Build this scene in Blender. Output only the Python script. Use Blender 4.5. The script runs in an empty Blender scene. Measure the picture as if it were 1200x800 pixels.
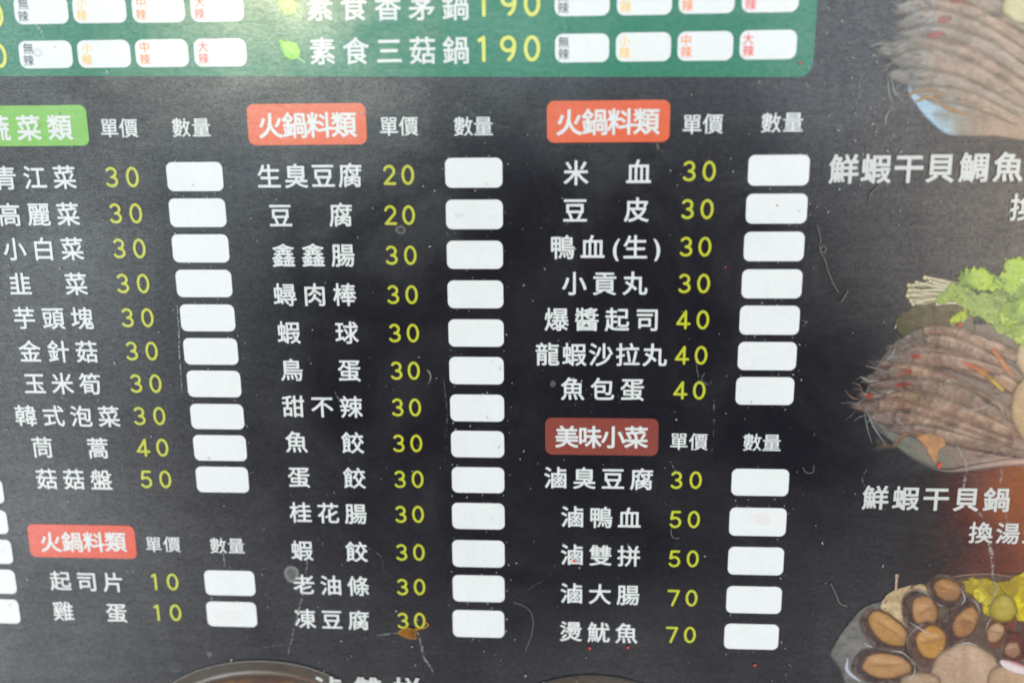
import bpy, math, random
import numpy as np
from mathutils import Matrix, Vector

R_ = math.radians
sc = bpy.context.scene
col = sc.collection
rng = random.Random(11)
nrg = np.random.default_rng(5)

# ------------------------------------------------------------------ camera, world, sun
S = 0.0003                                   # metres per layout unit on the printed sheet
F = 1200.0
RX, RY, RZ = R_(13.960), R_(3.903), R_(-0.6476)
HB = 0.200                                   # height of the layout centre above the board's bottom edge
RECLINE = 15.0

def rot(ax, a):
    return np.array(Matrix.Rotation(a, 3, ax))
RM = rot('Z', RZ) @ rot('X', RX) @ rot('Y', RY)
D3 = np.diag([1., -1., -1.])
ROOT_M = Matrix.Translation((0, 0, 0.55)) @ Matrix.Rotation(R_(90 - RECLINE), 4, 'X')
RB = D3 @ RM @ D3
camrot = RB.T
camloc = camrot @ np.array([0, 0, F]) * S + np.array([0, HB, 0])
CM = Matrix.Identity(4)
for i in range(3):
    for j in range(3):
        CM[i][j] = camrot[i, j]
    CM[i][3] = camloc[i]
cd = bpy.data.cameras.new('camera')
cam = bpy.data.objects.new('camera', cd)
col.objects.link(cam)
cam.matrix_world = ROOT_M @ CM
cd.sensor_width = 36.0
cd.lens = 36.0
cd.clip_start = 0.01
cd.clip_end = 100
cd.dof.use_dof = True
cd.dof.focus_distance = 1216 * S
cd.dof.aperture_fstop = 4.0
sc.camera = cam

CLOUD_A, CLOUD_B, GROUND = (2.1, 2.4, 2.7), (3.3, 3.7, 4.0), (6.2, 6.3, 6.4)
LOBES = [(32, -18, 32, (30, 36.5, 38.5)), (21, 26, 25, (34, 37.5, 40.5)), (1, 27, 19, (17, 17.6, 18)), (9, 34, 20, (49, 42, 34)), (2, -38, 24, (21, 23.6, 24.4)), (23, -18, 8, (160, 142, 98))]  # bright lobes added for the haze and glint reflected in the sheet
DARKS = [(-0.01, -0.01, 0.30, 0.245, 1.0)]  # dark patch added opposite the board to darken the middle of its reflection
SUN_EL, SUN_AZ = 52.0, 214.0                 # sun behind and above the viewer (azimuth clockwise from +Y)
world = bpy.data.worlds.new('World')
sc.world = world
world.use_nodes = True
wn, wl = world.node_tree.nodes, world.node_tree.links
wn.clear()
wo = wn.new('ShaderNodeOutputWorld')
wb = wn.new('ShaderNodeBackground')
wb.inputs['Strength'].default_value = 0.12
sky = wn.new('ShaderNodeTexSky')
sky.sky_type = 'NISHITA'
sky.sun_disc = False
sky.sun_elevation = R_(SUN_EL)
sky.sun_rotation = R_(SUN_AZ)
sky.dust_density = 3.0
# overcast: bright cloud over the clear sky, pale ground under the horizon, bright lobes and a dark patch added to shape the reflections
wtc = wn.new('ShaderNodeTexCoord')
def W(op, *a):
    n = wn.new('ShaderNodeMath'); n.operation = op
    for i, q in enumerate(a):
        if isinstance(q, (int, float)): n.inputs[i].default_value = q
        else: wl.new(q, n.inputs[i])
    return n.outputs[0]
def WR(x, a, b_, c, d):
    r = wn.new('ShaderNodeMapRange'); r.interpolation_type = 'SMOOTHSTEP'
    wl.new(x, r.inputs[0])
    for i, q in enumerate((a, b_, c, d)): r.inputs[i + 1].default_value = q
    return r.outputs[0]
def WM(f, a, b_, t='MIX'):
    r = wn.new('ShaderNodeMix'); r.data_type = 'RGBA'; r.blend_type = t
    if isinstance(f, (int, float)): r.inputs[0].default_value = f
    else: wl.new(f, r.inputs[0])
    for i, q in ((6, a), (7, b_)):
        if isinstance(q, tuple): r.inputs[i].default_value = (*q, 1)
        else: wl.new(q, r.inputs[i])
    return r.outputs[2]
def WN(scale, detail):
    n = wn.new('ShaderNodeTexNoise'); n.inputs['Scale'].default_value = scale; n.inputs['Detail'].default_value = detail
    wl.new(wtc.outputs['Generated'], n.inputs['Vector']); return n.outputs['Fac']
wsx = wn.new('ShaderNodeSeparateXYZ'); wl.new(wtc.outputs['Generated'], wsx.inputs[0])
dx, dy, dz = wsx.outputs
def lobe(el, az, lo):
    v = (math.sin(R_(az)) * math.cos(R_(el)), -math.cos(R_(az)) * math.cos(R_(el)), math.sin(R_(el)))
    d = W('ADD', W('ADD', W('MULTIPLY', dx, v[0]), W('MULTIPLY', dy, v[1])), W('MULTIPLY', dz, v[2]))
    return WR(d, math.cos(R_(lo)), 1.0, 0.0, 1.0)
n_big = WN(2.2, 4)
cloud = WM(WR(n_big, 0.35, 0.65, 0.0, 1.0), CLOUD_A, CLOUD_B)
c = WM(0.88, sky.outputs[0], cloud)
for el, az, lo, colr in LOBES:
    c = WM(lobe(el, az, lo), c, colr)
pat = WR(WN(7, 5), 0.47, 0.55, 0.66, 1.10)          # broken cloud edges
pc = wn.new('ShaderNodeCombineColor')
for i in range(3): wl.new(pat, pc.inputs[i])
c = WM(1.0, c, pc.outputs[0], 'MULTIPLY')
c = WM(WR(dz, -0.12, 0.06, 1.0, 0.0), c, GROUND)
c = WM(lobe(-14, -38, 20), c, (25, 26.4, 26.8))  # low bright lobe added for the haze at the lower left
back = W('MAXIMUM', W('MULTIPLY', dy, -1.0), 0.02)
uu = W('ADD', W('DIVIDE', dx, back), W('MULTIPLY', W('SUBTRACT', WN(6, 3), 0.5), 0.22))
vv = W('ADD', W('DIVIDE', dz, back), W('MULTIPLY', W('SUBTRACT', WN(5, 3), 0.5), 0.22))
def dark(c, u0, v0, a, b_, k):
    r = W('ADD', W('POWER', W('ABSOLUTE', W('DIVIDE', W('SUBTRACT', uu, u0), a)), 2.0), W('POWER', W('ABSOLUTE', W('DIVIDE', W('SUBTRACT', vv, v0), b_)), 2.0))
    return WM(W('MULTIPLY', WR(r, 0.7, 1.4, 1.0, 0.0), k), c, (0.10, 0.09, 0.14))
for q in DARKS:
    c = dark(c, *q)
wl.new(c, wb.inputs['Color'])
wl.new(wb.outputs[0], wo.inputs[0])

sd = bpy.data.lights.new('sun', 'SUN')
sd.energy = 0.5
sd.angle = R_(20)
sd.color = (1.0, 0.965, 0.92)
sun = bpy.data.objects.new('sun', sd)
col.objects.link(sun)
sdir = Vector((math.sin(R_(SUN_AZ)) * math.cos(R_(SUN_EL)), math.cos(R_(SUN_AZ)) * math.cos(R_(SUN_EL)), math.sin(R_(SUN_EL))))
sun.rotation_euler = sdir.to_track_quat('Z', 'Y').to_euler()
sun.location = sdir * 3

sc.view_settings.view_transform = 'Standard'
sc.view_settings.look = 'None'
sc.view_settings.exposure = -0.22
sc.view_settings.gamma = 1
sc.view_settings.use_curve_mapping = False
sc.render.engine = 'CYCLES'
sc.cycles.transparent_max_bounces = 64
sc.cycles.filter_width = 1.9

# ------------------------------------------------------------------ layout helpers
HM = np.array([[F, 0, 600], [0, F, 400], [0, 0, 1]]) @ np.column_stack([RM[:, 0], RM[:, 1], np.array([0, 0, F])])
HI = np.linalg.inv(HM)

def board(pts):
    """measured position -> position on the printed sheet (metres, root space)"""
    p = np.atleast_2d(np.asarray(pts, float))
    q = np.column_stack([p, np.ones(len(p))]) @ HI.T
    q = q[:, :2] / q[:, 2:]
    return np.column_stack([q[:, 0] * S, HB - q[:, 1] * S])

def lin(r, g, b):
    f = lambda c: (c / 255 / 12.92) if c <= 10 else ((c / 255 + 0.055) / 1.055) ** 2.4
    return (f(r), f(g), f(b))

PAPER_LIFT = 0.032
def linarr(a):
    c = np.clip(np.asarray(a, float), 0, 255) / 255
    c = np.where(c <= 0.04045, c / 12.92, ((c + 0.055) / 1.055) ** 2.4)
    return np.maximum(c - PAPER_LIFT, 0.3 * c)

_perm = nrg.random((64, 64))
def vnoise(x, y):
    xi, yi = np.floor(x).astype(int), np.floor(y).astype(int)
    fx, fy = x - xi, y - yi
    fx, fy = fx * fx * (3 - 2 * fx), fy * fy * (3 - 2 * fy)
    g = lambda i, j: _perm[i % 64, j % 64]
    return (g(xi, yi) * (1 - fx) + g(xi + 1, yi) * fx) * (1 - fy) + (g(xi, yi + 1) * (1 - fx) + g(xi + 1, yi + 1) * fx) * fy
def fbm(x, y, o=4):
    s, a, t = 0, 0.5, 0
    for k in range(o):
        s = s + a * vnoise(x * 2 ** k + 17.3 * k, y * 2 ** k + 7.1 * k); t += a; a *= 0.55
    return s / t

# ------------------------------------------------------------------ objects
def tag(o, label, cat=None, group=None, kind=None):
    o['label'] = label
    if cat: o['category'] = cat
    if group: o['group'] = group
    if kind: o['kind'] = kind
    return o

root = bpy.data.objects.new('menu_board', None)
root.empty_display_size = 0.05
col.objects.link(root)
root.matrix_world = ROOT_M
tag(root, 'laminated black hot pot menu sheet with green panel, price columns and dish photos', 'menu board')

def link_mesh(name, verts, faces, m, parent, colors=None, matrix_parent=None, smooth=False):
    """verts in root space; the object's origin goes to the middle of the shape"""
    v = np.asarray(verts, float)
    c = (v.min(0) + v.max(0)) / 2
    me = bpy.data.meshes.new(name)
    me.from_pydata((v - c).tolist(), [], [list(map(int, f)) for f in faces])
    if colors is not None:
        a = me.color_attributes.new('Print', 'FLOAT_COLOR', 'POINT')
        a.data.foreach_set('color', np.asarray(colors, np.float32).ravel())
    me.materials.append(m)
    me.update()
    o = bpy.data.objects.new(name, me)
    col.objects.link(o)
    if parent is not None:
        o.parent = parent
        off = Vector((0, 0, 0))
        if parent is not root:
            off = parent['origin_']
        o.location = Vector(c) - Vector(off)
    else:
        o.matrix_world = ROOT_M @ Matrix.Translation(Vector(c))
    o['origin_'] = Vector(c)
    return o

# ------------------------------------------------------------------ materials
def printed(name, rgb=None, grain=0.10, film=1.0, spec=1.0, rough=0.55, coat=1.0):
    """ink on paper under a clear laminate: grainy ink colour, a thin film of dust and rub marks, a glossy coat"""
    m = bpy.data.materials.new(name)
    m.use_nodes = True
    N, L = m.node_tree.nodes, m.node_tree.links
    b = N['Principled BSDF']
    tc = N.new('ShaderNodeTexCoord'); tc.object = root
    def nz(scale, detail=3.0, rough_=0.55, stretch=None, dist=0.0):
        n = N.new('ShaderNodeTexNoise'); n.inputs['Scale'].default_value = scale
        n.inputs['Detail'].default_value = detail; n.inputs['Roughness'].default_value = rough_
        n.inputs['Distortion'].default_value = dist
        if stretch:
            mp = N.new('ShaderNodeMapping'); mp.inputs['Scale'].default_value = stretch
            L.new(tc.outputs['Object'], mp.inputs[0]); L.new(mp.outputs[0], n.inputs['Vector'])
        else:
            L.new(tc.outputs['Object'], n.inputs['Vector'])
        return n.outputs['Fac']
    def rng_(x, a, b_, c, d, clamp=True):
        r = N.new('ShaderNodeMapRange'); r.clamp = clamp
        L.new(x, r.inputs[0])
        for i, q in enumerate((a, b_, c, d)): r.inputs[i + 1].default_value = q
        return r.outputs[0]
    def mth(op, x, y):
        r = N.new('ShaderNodeMath'); r.operation = op
        for i, q in enumerate((x, y)):
            if isinstance(q, (int, float)): r.inputs[i].default_value = q
            else: L.new(q, r.inputs[i])
        return r.outputs[0]
    def mix(f, a, b_, t='MIX'):
        r = N.new('ShaderNodeMix'); r.data_type = 'RGBA'; r.blend_type = t
        if isinstance(f, (int, float)): r.inputs[0].default_value = f
        else: L.new(f, r.inputs[0])
        for i, q in ((6, a), (7, b_)):
            if isinstance(q, tuple): r.inputs[i].default_value = (*q, 1)
            else: L.new(q, r.inputs[i])
        return r.outputs[2]
    if rgb is None:
        at = N.new('ShaderNodeAttribute'); at.attribute_name = 'Print'
        base = at.outputs['Color']
        L.new(at.outputs['Alpha'], b.inputs['Alpha'])
    else:
        rg = N.new('ShaderNodeRGB'); rg.outputs[0].default_value = (*rgb, 1)
        base = rg.outputs[0]
    # halftone / paper grain, slightly drawn out along the lines of the print
    g1 = nz(2600, 2, 0.6, (0.45, 1.25, 1))
    g2 = nz(900, 2, 0.6, (0.5, 1.2, 1))
    g = mth('ADD', mth('MULTIPLY', g1, 0.6), mth('MULTIPLY', g2, 0.4))
    gv = rng_(g, 0.30, 0.70, 1 - grain, 1 + grain, False)
    gc = N.new('ShaderNodeCombineColor')
    for i in range(3): L.new(gv, gc.inputs[i])
    base = mix(1.0, base, gc.outputs[0], 'MULTIPLY')
    # dust film: wiped patches, and fine powder
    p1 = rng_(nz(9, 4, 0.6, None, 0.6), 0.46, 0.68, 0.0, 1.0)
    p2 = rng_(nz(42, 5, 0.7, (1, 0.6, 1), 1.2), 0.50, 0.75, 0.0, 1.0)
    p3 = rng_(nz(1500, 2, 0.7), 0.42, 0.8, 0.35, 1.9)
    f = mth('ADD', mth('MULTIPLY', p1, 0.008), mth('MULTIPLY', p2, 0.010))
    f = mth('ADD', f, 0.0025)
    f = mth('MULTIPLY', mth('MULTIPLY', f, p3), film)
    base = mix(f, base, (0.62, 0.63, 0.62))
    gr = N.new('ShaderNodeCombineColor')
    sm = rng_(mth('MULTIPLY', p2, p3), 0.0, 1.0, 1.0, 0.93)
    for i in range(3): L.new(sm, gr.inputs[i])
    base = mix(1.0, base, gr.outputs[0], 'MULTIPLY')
    L.new(base, b.inputs['Base Color'])
    b.inputs['Roughness'].default_value = rough
    b.inputs['Specular IOR Level'].default_value = 0.0
    gw = mth('ADD', mth('MULTIPLY', nz(1500, 2, 0.7, (0.7, 1.2, 1)), 0.62), mth('MULTIPLY', nz(620, 3, 0.65, (0.6, 1.2, 1)), 0.38))
    cw = mth('MULTIPLY', rng_(gw, 0.40, 0.60, 0.52, 1.0), rng_(nz(8, 5, 0.55, (1, 0.55, 1), 1.6), 0.44, 0.56, 0.74, 1.0))
    cw = mth('MULTIPLY', cw, rng_(nz(60, 4, 0.7, (0.35, 1.6, 1), 2.0), 0.40, 0.60, 0.86, 1.0))
    L.new(cw, b.inputs['Coat Weight'])
    b.inputs['Coat IOR'].default_value = 1.98
    L.new(rng_(nz(22, 4, 0.65, None, 0.8), 0.35, 0.7, 0.10, 0.24), b.inputs['Coat Roughness'])
    bm = N.new('ShaderNodeBump'); bm.inputs['Strength'].default_value = 0.35; bm.inputs['Distance'].default_value = 0.0012
    L.new(nz(11, 3, 0.5), bm.inputs['Height'])
    L.new(bm.outputs[0], b.inputs['Coat Normal'])
    return m

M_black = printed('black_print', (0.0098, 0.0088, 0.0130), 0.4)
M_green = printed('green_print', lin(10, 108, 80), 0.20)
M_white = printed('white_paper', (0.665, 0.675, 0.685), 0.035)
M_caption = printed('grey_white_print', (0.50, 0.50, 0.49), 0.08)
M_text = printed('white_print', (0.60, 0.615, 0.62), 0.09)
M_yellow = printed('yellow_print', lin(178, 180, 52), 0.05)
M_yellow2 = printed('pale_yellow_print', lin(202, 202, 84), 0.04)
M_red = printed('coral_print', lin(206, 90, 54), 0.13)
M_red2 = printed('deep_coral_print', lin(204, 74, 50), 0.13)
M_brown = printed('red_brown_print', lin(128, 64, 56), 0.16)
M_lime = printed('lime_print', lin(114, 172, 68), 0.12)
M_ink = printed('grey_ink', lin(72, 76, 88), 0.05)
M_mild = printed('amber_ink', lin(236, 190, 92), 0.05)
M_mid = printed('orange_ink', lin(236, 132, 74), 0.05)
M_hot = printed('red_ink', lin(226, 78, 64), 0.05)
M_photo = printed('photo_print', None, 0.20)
def plain(name, rgb, rough=0.6, alpha=None):
    m = bpy.data.materials.new(name); m.use_nodes = True
    N, L = m.node_tree.nodes, m.node_tree.links
    b = N['Principled BSDF']; b.inputs['Roughness'].default_value = rough
    n = N.new('ShaderNodeTexNoise'); n.inputs['Scale'].default_value = 900
    r = N.new('ShaderNodeMix'); r.data_type = 'RGBA'
    r.inputs[6].default_value = (*[c * 0.7 for c in rgb], 1); r.inputs[7].default_value = (*[min(1, c * 1.25) for c in rgb], 1)
    L.new(n.outputs['Fac'], r.inputs[0]); L.new(r.outputs[2], b.inputs['Base Color'])
    return m
M_board = plain('backing_plastic', (0.55, 0.55, 0.53))
M_dust = plain('pale_dust', (0.38, 0.38, 0.37))
M_lint = plain('pale_lint', (0.17, 0.165, 0.15))
M_redbit = plain('chilli_red', (0.62, 0.05, 0.03), 0.4)
def mark_mat(name, rough=0.6):
    m = bpy.data.materials.new(name); m.use_nodes = True
    N, L = m.node_tree.nodes, m.node_tree.links
    b = N['Principled BSDF']; b.inputs['Roughness'].default_value = rough
    at = N.new('ShaderNodeAttribute'); at.attribute_name = 'Print'
    L.new(at.outputs['Color'], b.inputs['Base Color']); L.new(at.outputs['Alpha'], b.inputs['Alpha'])
    return m
M_mark = mark_mat('worn_laminate')
M_flake = mark_mat('dried_sauce', 0.3)

# ------------------------------------------------------------------ base sheets
def rrect(cx, cy, w, h, r, n=7):
    """rounded rectangle outline in plane metres, counter-clockwise"""
    out = []
    for sx, sy, a0 in ((1, 1, 0), (-1, 1, 90), (-1, -1, 180), (1, -1, 270)):
        for k in range(n + 1):
            a = R_(a0 + 90 * k / n)
            out.append((cx + sx * (w / 2 - r) + r * math.cos(a), cy + sy * (h / 2 - r) + r * math.sin(a)))
    return np.array(out)

def slab(name, outline, z0, z1, m, parent):
    n = len(outline)
    v = [(x, y, z0) for x, y in outline] + [(x, y, z1) for x, y in outline]
    f = [list(range(n))[::-1], list(range(n, 2 * n))] + [[i, (i + 1) % n, n + (i + 1) % n, n + i] for i in range(n)]
    return link_mesh(name, v, f, m, parent)

LAY = 0.00003
Z_BOX, Z_PHOTO, Z_TEXT = 5 * LAY, 2 * LAY, 8 * LAY
cy0 = HB - 30 * S
slab('backing_board', rrect(0, cy0, 1640 * S, 1290 * S, 0.012), -0.0045, -0.0006, M_board, root)
slab('menu_sheet', rrect(0, cy0, 1600 * S, 1250 * S, 0.008), -0.0005, 0.0, M_black, root)

def quadbox(name, corners, r, z, m, parent):
    """rounded rectangle between four measured corners (tl, tr, br, bl)"""
    q = board(corners)
    c = q.mean(0)
    ux = (q[1] + q[2] - q[0] - q[3]) / 2
    uy = (q[0] + q[1] - q[2] - q[3]) / 2
    w, h = np.linalg.norm(ux), np.linalg.norm(uy)
    o = rrect(0, 0, w, h, r)
    th = math.atan2(ux[1], ux[0])
    ca, sa = math.cos(th), math.sin(th)
    pts = np.column_stack([c[0] + o[:, 0] * ca - o[:, 1] * sa, c[1] + o[:, 0] * sa + o[:, 1] * ca])
    return slab(name, pts, z - 0.6 * LAY, z, m, parent)

def bbox(name, x0, y0, x1, y1, r, z, m, parent):
    """measured bounding box of an upright printed rectangle"""
    ym, xm = (y0 + y1) / 2, (x0 + x1) / 2
    l, rr, t, b = board([(x0, ym), (x1, ym), (xm, y0), (xm, y1)])
    c = np.array([(l[0] + rr[0]) / 2, (t[1] + b[1]) / 2])
    # the measured box of a slightly slanted rectangle is a little too large
    o = rrect(c[0], c[1], rr[0] - l[0], t[1] - b[1], r)
    return slab(name, o, z - 0.6 * LAY, z, m, parent)

# ------------------------------------------------------------------ lettering
_glyph = {}
def boundary(ch):
    c = bpy.data.curves.new('glyph', 'FONT'); c.body = ch; c.resolution_u = 4
    o = bpy.data.objects.new('glyph', c); col.objects.link(o)
    bpy.context.view_layer.update()
    me = bpy.data.meshes.new_from_object(o.evaluated_get(bpy.context.evaluated_depsgraph_get()))
    cnt = {}
    for p in me.polygons:
        vs = list(p.vertices)
        for a, b in zip(vs, vs[1:] + vs[:1]):
            k = (min(a, b), max(a, b)); cnt[k] = cnt.get(k, 0) + 1
    co = np.array([v.co[:2] for v in me.vertices])
    e = np.array([k for k, n in cnt.items() if n == 1])
    seg = np.stack([co[e[:, 0]], co[e[:, 1]]], 1)
    bpy.data.objects.remove(o); bpy.data.curves.remove(c); bpy.data.meshes.remove(me)
    return seg

def segdist(P, seg):
    d = np.full(len(P), 9.0)
    for a, b in seg:
        ab = b - a; l = ab @ ab
        t = np.clip(((P - a) @ ab) / max(l, 1e-12), 0, 1)
        d = np.minimum(d, np.hypot(*(P - a - t[:, None] * ab).T))
    return d

def march(field, x0, y0, h):
    """filled area field > 0 as flat faces: runs of full cells, and cut border cells"""
    ny, nx = field.shape
    V, Fc, idx = [], [], {}
    def pt(x, y):
        k = (round(x, 7), round(y, 7))
        if k not in idx:
            idx[k] = len(V); V.append((x, y))
        return idx[k]
    pos = field > 0
    for j in range(ny - 1):
        i = 0
        while i < nx - 1:
            s = (pos[j, i], pos[j, i + 1], pos[j + 1, i + 1], pos[j + 1, i])
            if all(s):
                k = i
                while k < nx - 1 and pos[j, k + 1] and pos[j + 1, k + 1]: k += 1
                Fc.append([pt(x0 + i * h, y0 + j * h), pt(x0 + k * h, y0 + j * h), pt(x0 + k * h, y0 + (j + 1) * h), pt(x0 + i * h, y0 + (j + 1) * h)])
                i = k; continue
            if any(s):
                cr = ((i, j), (i + 1, j), (i + 1, j + 1), (i, j + 1))
                poly = []
                for q in range(4):
                    a, b = cr[q], cr[(q + 1) % 4]
                    fa, fb = field[a[1], a[0]], field[b[1], b[0]]
                    if fa > 0: poly.append((a[0], a[1]))
                    if (fa > 0) != (fb > 0):
                        t = fa / (fa - fb)
                        poly.append((a[0] + t * (b[0] - a[0]), a[1] + t * (b[1] - a[1])))
                if len(poly) >= 3:
                    ids = [pt(x0 + p[0] * h, y0 + p[1] * h) for p in poly]
                    ids = [v for n_, v in enumerate(ids) if v != ids[n_ - 1]]
                    if len(ids) >= 3: Fc.append(ids)
            i += 1
    return np.array(V), Fc

def arc(cx, cy, rx, ry, a0, a1, n=16):
    return [(cx + rx * math.cos(R_(a0 + (a1 - a0) * k / n)), cy + ry * math.sin(R_(a0 + (a1 - a0) * k / n))) for k in range(n + 1)]
DIGITS = {
    '0': [arc(.34, .5, .255, .43, 0, 360, 32)],
    '1': [[(.20, .83), (.37, .93), (.37, .07)]],
    '2': [arc(.33, .68, .24, .25, 165, -32) + [(.10, .07), (.60, .07)]],
    '3': [arc(.315, .715, .225, .215, 150, -88), arc(.315, .285, .26, .215, 90, -150)],
    '4': [[(.46, .07), (.46, .93), (.05, .29), (.65, .29)]],
    '5': [[(.56, .93), (.18, .93), (.12, .53)] + arc(.32, .335, .26, .265, 128, -150)],
    '7': [[(.06, .93), (.60, .93), (.27, .07)]],
    '9': [arc(.34, .68, .25, .25, 0, 360, 28), [(.59, .66)] + arc(.27, .62, .32, .55, 0, -72, 10)],
}

def glyph(ch, bold):
    key = (ch, bold)
    if key in _glyph: return _glyph[key]
    if ch in DIGITS:
        h = 1 / 44
        xs, ys = np.arange(-3, 36) * h, np.arange(-3, 48) * h
        X, Y = np.meshgrid(xs, ys)
        P = np.column_stack([X.ravel(), Y.ravel()])
        seg = np.array([(a, b) for st in DIGITS[ch] for a, b in zip(st, st[1:])])
        f = (0.067 + bold - segdist(P, seg)).reshape(X.shape)
        v, fc = march(f, xs[0], ys[0], h)
        v = v - np.array([.34, .5])
    else:
        seg = boundary(ch)
        h = 1 / 84
        xs, ys = np.arange(-5, 91) * h, np.arange(-14, 79) * h
        X, Y = np.meshgrid(xs, ys)
        P = np.column_stack([X.ravel(), Y.ravel()])
        ins = np.zeros(len(P), bool)
        P2 = P + 1e-5
        for a, b in seg:
            c = (a[1] > P2[:, 1]) != (b[1] > P2[:, 1])
            if abs(b[1] - a[1]) > 1e-9:
                ins ^= c & (P2[:, 0] < (b[0] - a[0]) * (P2[:, 1] - a[1]) / (b[1] - a[1]) + a[0])
        d = segdist(P, seg)
        f = (np.where(ins, d, -d) + bold).reshape(X.shape)
        v, fc = march(f, xs[0], ys[0], h)
        v = v - np.array([(0.5 if ord(ch) > 255 else v[:, 0].mean()), 0.382])
    _glyph[key] = (v, fc)
    return _glyph[key]

def lettering(name, s, first, last, size, m, parent, bold=0.012, z=Z_TEXT, places=None, vertical=False, squash=1.0):
    """s set between the centres of its first and last sign; size is the em (or digit height) in layout units"""
    n = len(s)
    if places is None:
        places = [(first[0] + (last[0] - first[0]) * k / max(1, n - 1), first[1] + (last[1] - first[1]) * k / max(1, n - 1)) for k in range(n)]
    q = board(places)
    th = 0.0
    V, Fc = [], []
    for (x, y), ch in zip(q, s):
        if ch in ' \u3000': continue
        v, fc = glyph(ch, bold)
        o = sum(len(a) for a in V)
        g = v * size * S
        V.append(np.column_stack([x + g[:, 0] * squash, y + g[:, 1], np.full(len(g), z)]))
        Fc += [[i + o for i in f_] for f_ in fc]
    return link_mesh(name, np.vstack(V), Fc, m, parent)

# ------------------------------------------------------------------ green set panel
green = quadbox('green_panel', [(-190, -190), (966, -190), (957.5, 83.0), (-190, 95.5)], 15 * S, 3 * LAY, M_green, root)
tag(green, 'green printed panel of vegetarian pots with spice level boxes')
Z2 = Z_BOX + LAY
MARKS = (('無辣', M_ink), ('小辣', M_mild), ('中辣', M_mid), ('大辣', M_hot))
for row, boxes in enumerate((
        [(17, -4, 80, 28.5), (85.5, -5, 148, 27.3), (155, -6, 216.5, 26.7), (223.5, -7, 285.5, 25.6),
         (650, -14, 714.5, 19), (723, -15, 787.5, 18), (795.5, -16.5, 861, 16.2), (869.5, -18, 936, 14.7)],
        [(22.8, 48, 85, 80.2), (91.3, 47.2, 153, 79.5), (159, 46.3, 221, 78.8), (227.6, 45.5, 289, 78.2),
         (650.5, 39.8, 713.8, 73.2), (721.8, 38.3, 786.2, 72.2), (794, 37, 859, 71.3), (866.8, 35.6, 933.5, 69.8)])):
    for k, (x0, y0, x1, y1) in enumerate(boxes):
        b = bbox('spice_box', x0, y0, x1, y1, 8.5 * S, Z_BOX, M_white, green)
        word, mm = MARKS[k % 4]
        dx = 10.0 if k > 3 else 10.5
        yc = (y0 + y1) / 2
        sh = 0 if k > 3 else (1.5 if row else 0)
        lettering('spice_mark', word, None, None, 12.6, mm, green, 0.006,
                  places=[(x0 + dx, yc - 7.0), (x0 + dx + sh * 0.4, yc + 7.0)])
lettering('dish_name', '素食香茅鍋', (375, 8.5), (534, 7.5), 30.5, M_text, green, 0.016)
lettering('dish_name', '素食三菇鍋', (378, 60.2), (534.5, 59.0), 30.5, M_text, green, 0.016)
lettering('price', '190', None, None, 27.5, M_yellow2, green, 0.004, places=[(566, 4.5), (596, 4.3), (623.5, 4)])
lettering('price', '190', None, None, 27.5, M_yellow2, green, 0.004, places=[(566, 57.8), (595.5, 57.4), (623.5, 57)])
lettering('price', '190', None, None, 27, M_yellow2, green, 0.004, places=[(-57, 19), (-30, 18.5), (-4.5, 18)])
lettering('price', '190', None, None, 27, M_yellow2, green, 0.004, places=[(-52, 66.5), (-25, 66), (-0.5, 65.5)])

# ------------------------------------------------------------------ section headers
def header(x0, y0, x1, y1, m, word, first, last, size, note, bold=0.021):
    b = bbox('section_header', x0, y0, x1, y1, 8 * S, Z_BOX, m, root)
    tag(b, note)
    lettering('header_name', word, first, last, size, M_text, b, bold)
header(-36, 123.8, 103, 171.2, M_lime, '蔬菜類', (-2.5, 150.3), (70.3, 149.3), 30, 'lime green header badge above the vegetable list')
header(290.3, 121.5, 429.3, 169.8, M_red, '火鍋料類', (317, 147.2), (403, 146.0), 29.5, 'coral header badge above the middle list')
header(641, 117.8, 785, 166.8, M_red, '火鍋料類', (667, 143.5), (757.5, 142.2), 29.8, 'coral header badge above the right hand list')
header(34.2, 614.5, 159, 653, M_red2, '火鍋料類', (59.7, 634.4), (135.5, 634.2), 28.5, 'coral header badge above the short lower list')
header(639, 489.6, 771.5, 532.8, M_brown, '美味小菜', (664.3, 511.2), (745.5, 511.8), 29, 'red brown header badge above the side dish list')
for a, b, sz in (((128.5, 150), (151, 150), 22.5), ((455.8, 148), (479, 147.8), 22.5), ((811, 145.6), (835.5, 145), 22.8),
                 ((180.3, 637), (201.7, 637), 22.5), ((795.6, 516.5), (818.5, 517), 22.5)):
    lettering('price_heading', '單價', a, b, sz, M_text, root, 0.010)
for a, b, sz in (((212.5, 149.5), (236, 149.3), 22.5), ((543, 148), (566.5, 147.8), 22.5), ((903.5, 143.8), (929.3, 143.2), 22.8),
                 ((255.8, 638.5), (277, 638.8), 22.5), ((881.5, 517.6), (904.3, 518.2), 22.8)):
    lettering('quantity_heading', '數量', a, b, sz, M_text, root, 0.010)

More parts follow.
